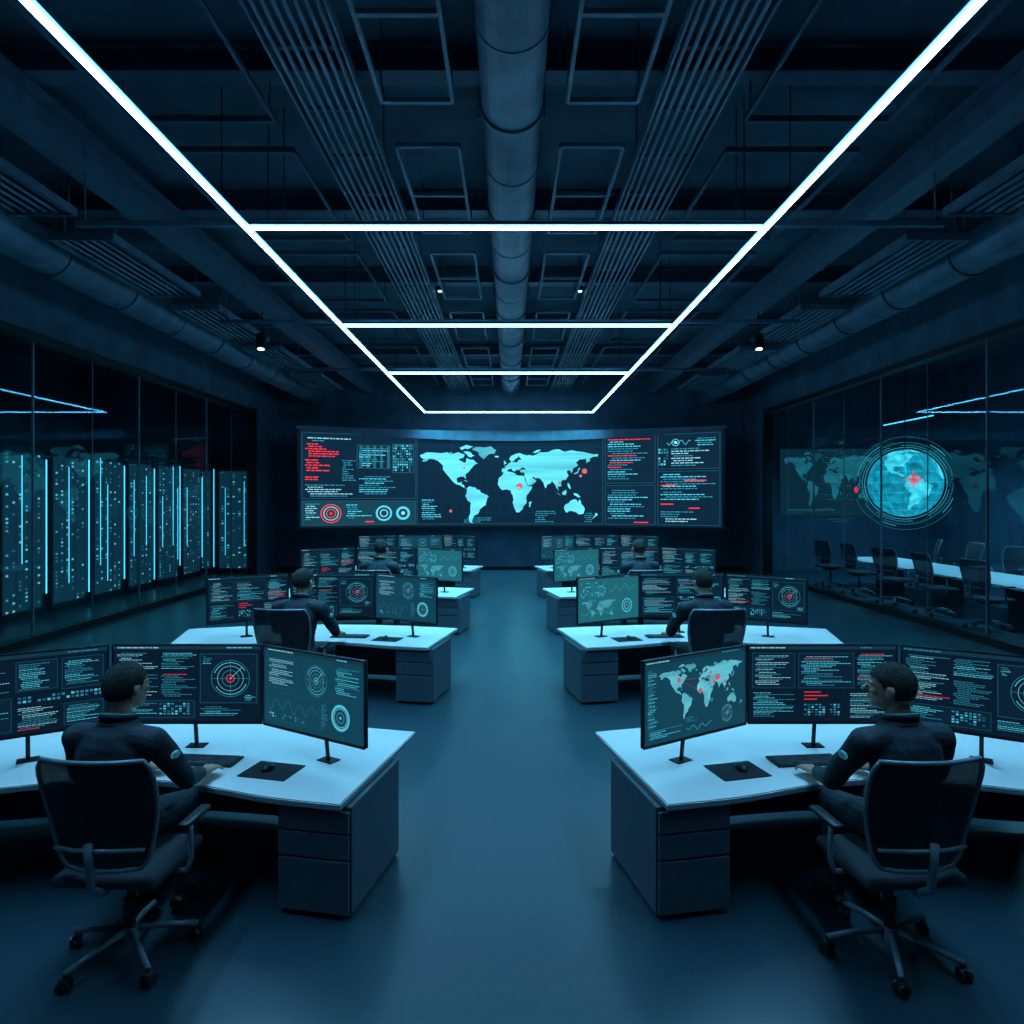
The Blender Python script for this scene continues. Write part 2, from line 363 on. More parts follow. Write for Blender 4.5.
BG = (.0020, .0090, .021); PAN = (.0024, .013, .028); LINE = (.010, .08, .12); TEAL = (.020, .18, .26); CY = (.06, .44, .58); WH = (.20, .46, .57); RED = (.72, .03, .045); DRED = (.3, .015, .02); MAPC = (.09, .54, .66)
class UI:
    def __init__(s, w, h, W, H, bend=None, eps=.0006, bg=BG):
        s.w, s.h, s.W, s.H, s.bend, s.eps = w, h, W, H, bend, eps; s.V = []; s.F = []; s.C = []
        n = 60 if bend else 1
        for i in range(n): s.poly([(W*i/n, 0), (W*(i+1)/n, 0), (W*(i+1)/n, H), (W*i/n, H)], bg, 0)
    def poly(s, pts, c, L=2, tess=False):
        i0 = len(s.V)
        for u, v in pts:
            x = (u/s.W-.5)*s.w; z = (.5-v/s.H)*s.h; y = -L*s.eps
            if s.bend: y += s.bend(x)
            s.V.append((x, y, z))
        if tess:
            for t in tessellate_polygon([[Vector((u, -v, 0)) for u, v in pts]]):
                a, b_, c_ = t
                n = (Vector(s.V[i0+b_])-Vector(s.V[i0+a])).cross(Vector(s.V[i0+c_])-Vector(s.V[i0+a]))
                t2 = (a, b_, c_) if n.y < 0 else (a, c_, b_)
                s.F.append(tuple(i0+q for q in t2))
                cs = []
                for q in t2:
                    k = .92+.5*noise.noise(Vector((pts[q][0]*.07, pts[q][1]*.10, 3)))
                    cs.append(tuple(x*max(.6, min(1.2, k)) for x in c))
                s.C.append(cs)
        else:
            s.F.append(tuple(range(i0, i0+len(pts)))[::-1]); s.C.append(c)
    def rect(s, x, y, w, h, c, L=2):
        n = max(1, math.ceil(w/7)) if s.bend else 1
        for i in range(n): s.poly([(x+w*i/n, y), (x+w*(i+1)/n, y), (x+w*(i+1)/n, y+h), (x+w*i/n, y+h)], c, L)
    def frame(s, x, y, w, h, c=LINE, t=.4, fill=PAN):
        if fill: s.rect(x, y, w, h, fill, 1)
        s.rect(x, y, w, t, c, 2); s.rect(x, y+h-t, w, t, c, 2); s.rect(x, y, t, h, c, 2); s.rect(x+w-t, y, t, h, c, 2)
    def text(s, x, y, w, h, c=CY, pitch=1.9, th=None, fill=.75, red=0.0):
        th = th or pitch*.38; v = y
        while v+th <= y+h:
            ind = random.choice((0, 0, 0, 1, 2))*w*.05; u = x+ind; end = x+w*random.uniform(fill*.4, 1)
            cc = RED if random.random() < red else (c if random.random() < .55 else TEAL)
            while u < end:
                l = random.uniform(1.2, 6.0)*pitch/2.6; l = min(l, x+w-u)
                if l <= .3: break
                s.rect(u, v, l, th, cc, 3); u += l+.9*pitch/2.6
            v += pitch
    def ring(s, cx, cy, r, t, c, a0=0, a1=360, n=32, L=4):
        k = max(2, int(n*(a1-a0)/360))
        for i in range(k):
            a = math.radians(a0+(a1-a0)*i/k); b_ = math.radians(a0+(a1-a0)*(i+1)/k)
            s.poly([(cx+r*math.cos(a), cy+r*math.sin(a)), (cx+r*math.cos(b_), cy+r*math.sin(b_)), (cx+(r-t)*math.cos(b_), cy+(r-t)*math.sin(b_)), (cx+(r-t)*math.cos(a), cy+(r-t)*math.sin(a))], c, L)
    def disc(s, cx, cy, r, c, L=4, n=16):
        s.poly([(cx+r*math.cos(2*math.pi*i/n), cy+r*math.sin(2*math.pi*i/n)) for i in range(n)], c, L)
    def line(s, x0, y0, x1, y1, t, c, L=4):
        d = Vector((x1-x0, y1-y0)); d.normalize(); p = Vector((-d.y, d.x))*t/2
        s.poly([(x0+p.x, y0+p.y), (x1+p.x, y1+p.y), (x1-p.x, y1-p.y), (x0-p.x, y0-p.y)], c, L)
    def radar(s, cx, cy, r, c=CY, red=True):
        s.ring(cx, cy, r, r*.025, TEAL); s.ring(cx, cy, r*.88, r*.035, c, 20, 150); s.ring(cx, cy, r*.88, r*.035, c, 200, 330)
        s.ring(cx, cy, r*.68, r*.02, WH); s.ring(cx, cy, r*.45, r*.03, TEAL); s.ring(cx, cy, r*.22, r*.04, RED if red else c); s.disc(cx, cy, r*.06, RED if red else WH)
        s.line(cx-r, cy, cx+r, cy, r*.02, TEAL, 3); s.line(cx, cy-r, cx, cy+r, r*.02, TEAL, 3)
        s.line(cx, cy, cx+r*.6, cy-r*.6, r*.03, c, 4)
    def map(s, x, y, w, h, c=CY, L=3):
        f = lambda p: (x+(p[0]+170)/350*w, y+(80-p[1])/137*h)
        for i, P in enumerate(LANDF): s.poly([f(p) for p in P], tuple(q*.6 for q in c) if i == 1 else c, L, True)
    def cells(s, x, y, w, h, nx, ny, p=.7):
        for i in range(nx):
            for j in range(ny):
                if random.random() < p: s.rect(x+w*i/nx, y+h*j/ny, w/nx*.65, h/ny*.6, random.choice((TEAL, CY, LINE, TEAL)), 3)
    def graph(s, x, y, w, h, c=CY, n=14):
        pv = None
        for i in range(n+1):
            p = (x+w*i/n, y+h*(.5+.4*math.sin(i*1.3)*random.uniform(.3, 1)))
            if pv: s.line(*pv, *p, .4, c)
            pv = p
    def blob(s, x, y, r, L=5):
        n = 14
        def fan(r0, r1, c0, c1, L):
            for i in range(n):
                a, b_ = 2*math.pi*i/n, 2*math.pi*(i+1)/n
                s.poly([(x+r1*math.cos(a), y+r1*math.sin(a)), (x+r1*math.cos(b_), y+r1*math.sin(b_)), (x+r0*math.cos(b_), y+r0*math.sin(b_)), (x+r0*math.cos(a), y+r0*math.sin(a))], None, L)
                s.C[-1] = [c0, c0, c1, c1]
        fan(.01, r, (.95, .10, .10), (.75, .04, .06), L); fan(r, r*2.0, (.75, .04, .06), (.10, .14, .18), L)
    def mesh(s, name, m=None):
        me = bpy.data.meshes.new(name); me.from_pydata(s.V, [], s.F)
        ca = me.color_attributes.new('Col', 'FLOAT_COLOR', 'CORNER')
        buf = []
        for f, c in zip(s.F, s.C):
            if isinstance(c, list):
                for q in c: buf.extend((*q, 1))
            else: buf.extend((*c, 1)*len(f))
        ca.data.foreach_set('color', buf)
        me.materials.append(m or M_disp); return me

def ui_monitor(kind, w, h):
    bg = {'map': (.005, .045, .075), 'dash': (.005, .045, .075), 'teal': (.012, .115, .15)}.get(kind, BG)
    u = UI(w, h, 160, 86, bg=bg)
    u.rect(0, 0, 160, 4.0, (.005, .030, .052), 1); u.text(2, 1.4, 50, 2, WH, 3, th=1.2); u.text(120, 1.4, 30, 2, CY, 3, th=1.2)
    if kind == 'code':
        u.text(4, 8, 60, 34, WH); u.frame(70, 8, 40, 32); u.text(73, 11, 34, 28, CY, red=.06)
        u.frame(114, 8, 42, 34); u.text(117, 12, 34, 26, CY); u.frame(4, 46, 62, 36); u.text(7, 49, 56, 30, CY, red=.05)
        u.cells(72, 46, 84, 8, 18, 2); u.text(72, 58, 40, 24, WH, red=.05); u.frame(116, 58, 40, 24); u.text(119, 61, 34, 18, CY)
    elif kind == 'radar':
        u.text(4, 8, 44, 50, WH, red=.02); u.text(52, 8, 38, 18, CY); u.text(52, 32, 38, 26, TEAL, red=.04); u.frame(94, 9, 62, 56, (.012, .12, .17)); u.radar(127, 37, 21)
        u.text(97, 12, 10, 10, CY); u.text(142, 56, 12, 7, CY)
        u.frame(4, 62, 84, 20); u.text(7, 65, 40, 14, CY); u.cells(50, 65, 34, 14, 8, 5); u.text(94, 69, 58, 12, CY)
    elif kind == 'red':
        u.frame(4, 8, 46, 40); u.text(7, 11, 40, 34, WH); u.frame(54, 8, 60, 40); u.text(57, 12, 54, 34, CY, red=.10)
        u.rect(60, 52, 18, 1.0, RED, 3); u.rect(60, 56, 26, 1.0, RED, 3); u.rect(60, 60, 14, 1.0, RED, 3); u.text(118, 9, 38, 40, CY, red=.05)
        u.text(5, 53, 46, 28, CY); u.cells(60, 66, 40, 14, 10, 5); u.text(110, 54, 44, 28, WH)
    elif kind == 'map':
        for i in range(1, 16): u.rect(10*i, 6, .2, 78, (.007, .06, .095), 1)
        for i in range(1, 9): u.rect(2, 8.5*i+4, 156, .2, (.007, .06, .095), 1)
        u.map(20, 10, 134, 58, (.10, .44, .54)); u.blob(112, 28, 1.8); u.blob(50, 24, 1.3); u.blob(84, 40, 1.5); u.blob(100, 22, 1.0); u.blob(124, 34, 1.0); u.blob(106, 33, 1.1); u.line(50, 24, 112, 28, .3, DRED, 5); u.line(112, 28, 84, 40, .3, DRED, 5); u.line(50, 24, 84, 40, .3, DRED, 5)
        u.text(4, 10, 14, 60, CY); u.radar(128, 70, 10, WH, False); u.text(6, 72, 50, 10, CY); u.graph(62, 72, 40, 10); u.text(62, 66, 20, 5, TEAL)
    elif kind == 'dash':
        u.frame(6, 9, 50, 34, fill=None); u.text(9, 12, 44, 28, WH); u.radar(88, 28, 17, CY, False)
        u.graph(8, 50, 80, 24, TEAL, 20); u.frame(6, 48, 86, 32, fill=None); u.ring(126, 62, 14, 3.0, CY); u.ring(126, 62, 10, .6, WH); u.disc(126, 62, 1.4, WH); u.ring(126, 62, 6, 1.2, TEAL)
        u.text(118, 10, 36, 28, CY); u.text(96, 52, 10, 26, TEAL); u.cells(10, 72, 60, 6, 14, 2)
    elif kind == 'teal':
        u.cells(6, 10, 66, 30, 12, 8, .8); u.graph(80, 12, 70, 26); u.map(8, 44, 90, 38, (.05, .30, .38)); u.ring(128, 60, 14, 2.4, CY); u.ring(128, 60, 8, 1.4, CY); u.disc(128, 60, 1.4, RED); u.graph(8, 60, 88, 16, CY)
    return u.mesh('screen_'+kind)

# big curved video wall
BW, BH = 13.3, 3.12; SAG = 1.75
bend = lambda x: -SAG*(x/(BW/2))**2
u = UI(BW, BH, 420, 98, bend=bend, eps=.005)
u.frame(2, 3, 108, 66, fill=PAN)
u.text(7, 8, 40, 4, WH, 2.6)
u.text(5, 14, 30, 13, RED, 2.4, th=1.0, red=1); u.text(5, 30, 24, 14, RED, 2.6, th=1.0, red=1); u.text(5, 47, 20, 5, RED, 2.4, th=1.0, red=1)
u.text(5, 55, 44, 12, WH, 2.2); u.frame(52, 14, 32, 24, LINE, .5, (.012, .08, .11)); u.text(54, 17, 28, 19, CY, 2.2); u.frame(86, 12, 22, 30, LINE, .5, (.010, .06, .085)); u.cells(87, 13, 20, 28, 9, 10, .8)
u.text(54, 46, 54, 20, CY, 2.2); u.text(38, 30, 13, 22, TEAL, 2.2)
u.frame(2, 71, 108, 25, fill=(.005, .034, .052)); u.ring(28, 84, 9.5, .9, RED); u.ring(28, 84, 7, .8, WH); u.ring(28, 84, 4.5, .7, RED); u.disc(28, 84, 1.2, RED)
u.text(5, 74, 13, 18, WH, 2.2); u.text(42, 75, 24, 15, CY, 2.2); u.ring(78, 84, 8, 1.8, CY); u.ring(78, 84, 4, 1, WH); u.ring(97, 84, 7, 2.4, CY); u.disc(97, 84, 2, WH); u.rect(60, 92, 8, 1.2, RED, 4)
u.frame(111, 3, 196, 93, fill=(.0020, .011, .024))
for i in range(1, 16): u.line(111+12.25*i, 4, 111+12.25*i, 95, .2, (.004, .034, .055), 2)
for i in range(1, 8): u.rect(112, 3+11.5*i, 194, .2, (.004, .034, .055), 2)
u.map(113, 15, 190, 82, MAPC, 4)
for (px, py, r) in ((219, 56, 1.8), (288, 40, 1.4), (146, 82, .8), (284, 45, .8), (262, 52, .7), (160, 36, .6)): u.blob(px, py, r, 6)
u.text(116, 70, 20, 22, CY, 2.2); u.text(160, 89, 60, 6, TEAL, 2.2); u.text(236, 82, 22, 12, TEAL, 2.2); u.text(288, 84, 16, 10, TEAL, 2.2)
u.frame(309, 3, 50, 50, fill=PAN); u.text(312, 7, 42, 44, CY, 2.4, red=.10)
u.frame(361, 3, 57, 36, fill=PAN); u.text(374, 18, 40, 20, WH, 2.4); u.graph(370, 8, 22, 8); u.disc(378, 12, 1.6, WH); u.ring(378, 12, 3.6, .6, CY); u.text(396, 8, 18, 8, CY, 2.2); u.cells(362, 18, 10, 18, 4, 6)
u.frame(309, 55, 50, 41, fill=PAN); u.text(312, 60, 42, 32, CY, 2.4); u.frame(361, 41, 57, 55, fill=PAN)
u.text(364, 44, 50, 16, CY, 2.4, red=.2)
for yy, xx, ww in ((50, 386, 20), (55, 364, 14), (74, 364, 12), (78, 390, 10)): u.rect(xx, yy, ww, 1.1, RED, 4)
u.text(364, 62, 50, 10, CY, 2.4); u.text(364, 82, 46, 12, WH, 2.4); u.rect(338, 93, 14, 1.0, RED, 4)
e = empty('video_wall', loc=(0.03, 23.76, 3.08), label='wide curved wall display showing a world map and data panels', cat='display screen')
ob('screen', u.mesh('screen', M_wallscr), parent=e)
def cab(x0, x1, z0, z1, y0, y1, n=40, dip=0):
    t = B(); bm = t.bm; R = []
    for i in range(n+1):
        x = x0+(x1-x0)*i/n; yb = bend(x); zz = z0-dip*max(0, 1-(x/(BW/2))**2)
        R.append([bm.verts.new((x, yb+y0, zz)), bm.verts.new((x, yb+y0, z1)), bm.verts.new((x, yb+y1, z1)), bm.verts.new((x, yb+y1, zz))])
    for i in range(n):
        for k in range(4): bm.faces.new((R[i][k], R[i][(k+1) % 4], R[i+1][(k+1) % 4], R[i+1][k]))
    bm.faces.new(R[0]); bm.faces.new(R[-1][::-1]); bmesh.ops.recalc_face_normals(bm, faces=bm.faces)
    return t
hw = BW/2
ob('cabinet', cab(-hw-.08, hw+.08, -BH/2-.06, BH/2+.1, .01, .2).mesh('cabinet', M_frame), parent=e)
ob('bezel_top', cab(-hw-.08, hw+.08, BH/2+.0, BH/2+.1, -.08, .01, dip=.24).mesh('bezel', M_steel), parent=e)
ob('bezel_bottom', cab(-hw-.08, hw+.08, -BH/2-.06, -BH/2, -.06, .01).mesh('bezel', M_frame), parent=e)
ob('mounting_bracket', B().box((-2, .08, 0), (.3, .30, 2)).box((2, .08, 0), (.3, .30, 2)).box((-6.3, -.62, 0), (.2, 1.7, .3)).box((6.3, -.62, 0), (.2, 1.7, .3)).mesh('bracket', M_frame), parent=e)

# ------------------------------------------------------------ monitors
MH = .54
def monitor_parts(w):
    body = B().box((0, .018, .47), (w, .03, MH), .008).box((0, .04, .45), (w*.5, .03, .3), .012).mesh('monitor_body', M_plast)
    t = .008; hh = MH
    bz = B()
    bz.box((0, 0, .47+hh/2-t/2), (w, .006, t), mi=0).box((0, 0, .47-hh/2+t), (w, .006, 2*t)).box((-w/2+t/2, 0, .47), (t, .006, hh)).box((w/2-t/2, 0, .47), (t, .006, hh))
    bez = bz.mesh('bezel', M_plast)
    st = B().box((0, .12, .22), (.026, .018, .43), .005, rot=(.12, 0, 0)).box((0, .075, .4), (.08, .09, .06), .006).mesh('stand', M_frame)
    ft = B().box((0, .15, .004), (.13, .09, .008), .003).mesh('stand_foot', M_frame)
    return body, bez, st, ft
MW = {}
UIM = {}
DZ = .68
def monitor(a, b, w, kind, label, group, sc=1.0):
    mx, my = (a[0]+b[0])/2, (a[1]+b[1])/2; ang = math.atan2(b[1]-a[1], b[0]-a[0])
    if w not in MW: MW[w] = monitor_parts(w)
    if (kind, w) not in UIM: UIM[(kind, w)] = ui_monitor(kind, w-.02, MH-.028)
    e = empty('monitor', loc=(mx, my, DZ), rot=(0, 0, ang), label=label, cat='computer monitor', group=group)
    e.scale = (sc, sc, sc)
    for n_, me in zip(('case', 'bezel', 'stand', 'stand_foot'), MW[w]): ob(n_, me, parent=e)
    ob('screen', UIM[(kind, w)], parent=e, loc=(0, -.0005, .474))

KDESC = {'code': 'showing white and cyan code panels', 'radar': 'showing code and a round radar dial', 'red': 'showing text panels with red alerts', 'map': 'showing a teal world map', 'dash': 'showing teal graphs and round gauges', 'teal': 'showing a teal data dashboard'}
rows_dy = [0, 4.2, 8.45, 13.1]
ui_sets = {1: [('map', 'red', 'radar'), ('teal', 'code', 'radar'), ('teal', 'red', 'code'), ('dash', 'code', 'code')],
          -1: [('dash', 'radar', 'code'), ('dash', 'radar', 'red'), ('teal', 'code', 'red'), ('code', 'dash', 'code')]}
OFF = {1: 0.0, -1: -.07}
def X(s, x): return s*x+OFF[s]
for s in (1, -1):
    for r, dy in enumerate(rows_dy):
        sc = (1.0, 1.06, 1.12, 1.12)[r]
        segs = [((.82, 4.26), (1.59, 4.73), .92), ((1.61, 4.75), (2.63, 4.75), 1.02), ((2.65, 4.73), (3.42, 4.26), .92)]
        for (a, b_, w), kind in zip(segs, ui_sets[s][r]):
            sh = (0, .08, .14, .10)[r]
            f = lambda p: (X(s, 2.12+(p[0]-2.12)*sc+sh), 4.6+(p[1]-4.6)*sc+dy)
            A, Bq = f(a), f(b_)
            if s < 0: A, Bq = Bq, A
            monitor(A, Bq, w, kind, 'thin black desk monitor '+KDESC[kind], 'desk monitors', sc)

# ------------------------------------------------------------ desks
def catmull(P, n=6):
    out = []
    for i in range(len(P)-1):
        p0 = P[max(i-1, 0)]; p1 = P[i]; p2 = P[i+1]; p3 = P[min(i+2, len(P)-1)]
        for k in range(n):
            t = k/n
            out.append(tuple(.5*((2*p1[j])+(-p0[j]+p2[j])*t+(2*p0[j]-5*p1[j]+4*p2[j]-p3[j])*t*t+(-p0[j]+3*p1[j]-3*p2[j]+p3[j])*t**3) for j in (0, 1)))
    out.append(tuple(P[-1])); return out
CX, CY0 = 2.25, 4.6
front = catmull([(.89, 3.95), (1.35, 4.06), (1.80, 4.22), (2.25, 4.32), (2.75, 4.25), (3.3, 4.08), (3.95, 3.95)], 10)
rear = catmull([(4.22, 5.15), (3.3, 5.4), (2.4, 5.48), (1.5, 5.4), (.63, 5.2)], 10)
poly = [(x-CX, y-CY0) for x, y in front+rear]
def make_desk(s):
    mir = s < 0
    e = empty('desk', loc=(X(s, CX), CY0, 0), label='wide curved white-topped desk with charcoal drawer cabinets', cat='desk', group='workstation desks')
    ob('tabletop', B().prism(poly, .64, .68, 0, .006, side_mi=1).mesh('tabletop', [M_white, M_edge], mir), parent=e, label='white curved worktop with rounded edges')
    for (nx, ny, wx, wy) in ((.84, 3.99, .44, .09), (3.5, 4.12, .44, -.11)):
        N = Vector((nx-CX, ny-CY0)); W = Vector((wx, wy)); w = W.length; W.normalize(); D = Vector((-W.y, W.x)); L = .78
        c = N+W*w/2+D*L/2; ang = math.atan2(W.y, W.x)
        sx = -1 if mir else 1
        p = empty('drawer_pedestal', parent=e, loc=(c.x*sx, c.y, 0), rot=(0, 0, ang*sx))
        ob('carcass', B().box((0, .01, .33), (w, L-.02, .62), .006).box((0, .01, .012), (w-.04, L-.06, .024)).mesh('carcass', M_ped), parent=p)
        for z0, z1 in ((.03, .34), (.345, .49), (.495, .625)):
            ob('drawer', B().box((0, -L/2-.006, (z0+z1)/2), (w-.012, .022, z1-z0-.008), .004).mesh('drawer', M_ped), parent=p)
    mp = catmull([(1.15, 5.1), (2.4, 5.3), (3.8, 5.1)])
    q = [(x-CX, y-CY0) for x, y in mp]; q2 = [(x, y+.03) for x, y in q[::-1]]
    ob('modesty_panel', B().prism(q+q2, .05, .64).mesh('panel', M_ped, mir), parent=e)
    return e
for s in (1, -1):
    d0 = make_desk(s)
    for dy in rows_dy[1:]: copy_tree(d0, loc=(d0.location.x, CY0+dy, 0))

def make_keyboard():
    e = empty('keyboard', label='slim black keyboard lying on the white desk', cat='keyboard', group='keyboards')
    ob('keyboard_case', B().box((0, 0, .009), (.46, .18, .014), .004).mesh('kc', M_plast), parent=e)
    k = B()
    for j in range(5):
        x = -.215
        while x < .21:
            w = .0235
            if j == 0 and -.1 < x < .05: w = .15
            k.box((x+w/2, -.062+.031*j, .019), (w-.007, .021, .009), .002, seg=1); x += w+.002
    ob('keys', k.mesh('keys', M_key), parent=e)
    return e
def make_mouse():
    e = empty('computer_mouse', label='black computer mouse resting on a dark pad', cat='computer mouse', group='computer mice')
    t = bmesh.new(); bmesh.ops.create_uvsphere(t, u_segments=24, v_segments=16, radius=1)
    for v in t.verts:
        v.co = Vector((v.co.x*.036*(1-.12*v.co.y), v.co.y*.062, max(0, v.co.z)*.038*(1-.15*v.co.y)))
    bb = B(); bb._add(t, 0, None, True)
    ob('mouse_shell', bb.mesh('ms', M_plast), parent=e)
    ob('scroll_wheel', B().cyl((-.004, .03, .029), (.004, .03, .029), .008, n=12).mesh('sw', M_key), parent=e)
    return e
kb, ms = make_keyboard(), make_mouse()
padm = B().box((0, 0, .003), (.33, .26, .006), .0025).mesh('pad', M_pad)
first = True
for s in (1, -1):
    for dy in rows_dy:
        kl = (X(s, 1.94), 4.60+dy, DZ); ml = (X(s, 1.47), 4.46+dy, DZ+.0065)
        if first: kb.location = kl; ms.location = ml; K, Ms = kb, ms; first = False
        else: K = copy_tree(kb, loc=kl); Ms = copy_tree(ms, loc=ml)
        K.rotation_euler = (0, 0, s*.10); Ms.rotation_euler = (0, 0, s*.2)
        ob('mouse_pad', padm, loc=(X(s, 1.44), 4.44+dy, DZ), rot=(0, 0, s*.25), label='small black rectangular mouse pad on the desk', cat='mouse pad', group='mouse pads')

# ------------------------------------------------------------ office chair
def make_chair(label, group):
    e = empty('office_chair', label=label, cat='office chair', group=group)
    b = B().box((0, .02, .49), (.54, .50, .065), .028, seg=3, smooth=True)
    ob('seat', b.mesh('seat', M_mesh), parent=e)
    def bf(u, v):
        w = .215+.075*math.sin(v*2.0)
        k = 1
        if v > .85: k = 1-.10*((v-.85)/.15)**2
        if v < .12: k = 1-.12*((.12-v)/.12)**2
        x = (u*2-1)*w*k
        y = -.25-.10*v+.05*(2*u-1)**2+.03*math.sin(v*math.pi)
        return (x, y, .57+.57*v)
    ob('backrest', B().grid(bf, 12, 14, .005).mesh('back', M_net), parent=e)
    path = [bf(0, j/12) for j in range(13)]+[bf(i/10, 1) for i in range(1, 10)]+[bf(1, 1-j/12) for j in range(13)]+[bf(1-i/10, 0) for i in range(1, 10)]
    path = [(p[0]*1.01, p[1]-.006, p[2]) for p in path]
    ob('backrest_frame', B().tube(path, .0115, 8, closed=True).mesh('bframe', M_chfr), parent=e)
    pts = [(0, -.05, .445), (0, -.22, .445), (0, -.31, .51), (0, -.325, .64), (0, -.335, .74)]
    sp = B().tube(pts, .020, 10).tube([(-.23, -.245, .68), (-.1, -.31, .70), (0, -.325, .705), (.1, -.31, .70), (.23, -.245, .68)], .010, 8)
    ob('back_support', sp.mesh('support', M_chfr), parent=e)
    for s in (-1, 1):
        a = B().tube([(s*.2, 0, .45), (s*.31, 0, .455), (s*.335, .0, .52), (s*.335, -.01, .71)], .014, 8)
        a.box((s*.335, .04, .722), (.062, .25, .026), .012, seg=3, mi=1, smooth=True)
        ob('armrest', a.mesh('arm', [M_chfr, M_plast]), parent=e)
    ob('seat_mechanism', B().box((0, -.01, .437), (.2, .26, .04), .01).mesh('mech', M_plast), parent=e)
    ob('gas_lift', B().cyl((0, 0, .1), (0, 0, .3), .030).cyl((0, 0, .28), (0, 0, .43), .018).mesh('lift', M_plast), parent=e)
    bs = B().cyl((0, 0, .08), (0, 0, .15), .045, .038)
    for k in range(5):
        a = math.radians(90+72*k+10); c, s_ = math.cos(a), math.sin(a)
        bs.tube([(c*.03, s_*.03, .13), (c*.18, s_*.18, .115), (c*.33, s_*.33, .085)], .016, 8)
    ob('star_base', bs.mesh('base', M_chfr), parent=e)
    for k in range(5):
        a = math.radians(90+72*k+10); c, s_ = math.cos(a), math.sin(a)
        w = B().cyl((-.028, 0, .032), (-.008, 0, .032), .032, n=16).cyl((.008, 0, .032), (.028, 0, .032), .032, n=16).box((0, 0, .05), (.03, .05, .035), .008).cyl((0, 0, .05), (0, 0, .09), .008)
        ob('caster', w.mesh('caster', M_plast), parent=e, loc=(c*.33, s_*.33, 0), rot=(0, 0, a+.6))
    return e
CH_L = 'black mesh office chair with grey frame and armrests'
ch = make_chair(CH_L, 'desk chairs')
seats = [(2.01, 2.13, 3.70, .10, 1.0), (2.20, 2.20, 7.80, .10, 1.08), (2.24, 2.24, 11.95, .08, 1.14),
         (-2.01, -2.14, 3.70, -.06, 1.0), (-2.42, -2.36, 7.80, -.12, 1.08), (-2.26, -2.24, 11.95, -.08, 1.14)]
for i, (cx, px, y, a, sc) in enumerate(seats):
    if i == 0: c_ = ch; c_.location = (cx, y, 0); c_.rotation_euler = (0, 0, a)
    else: c_ = copy_tree(ch, loc=(cx, y, 0), rot=(0, 0, a))
for c_ in [o for o in COL.objects if o.name.startswith('office_chair') and o.parent is None]:
    if c_.location.y > 5: c_.scale = (1.08,)*3

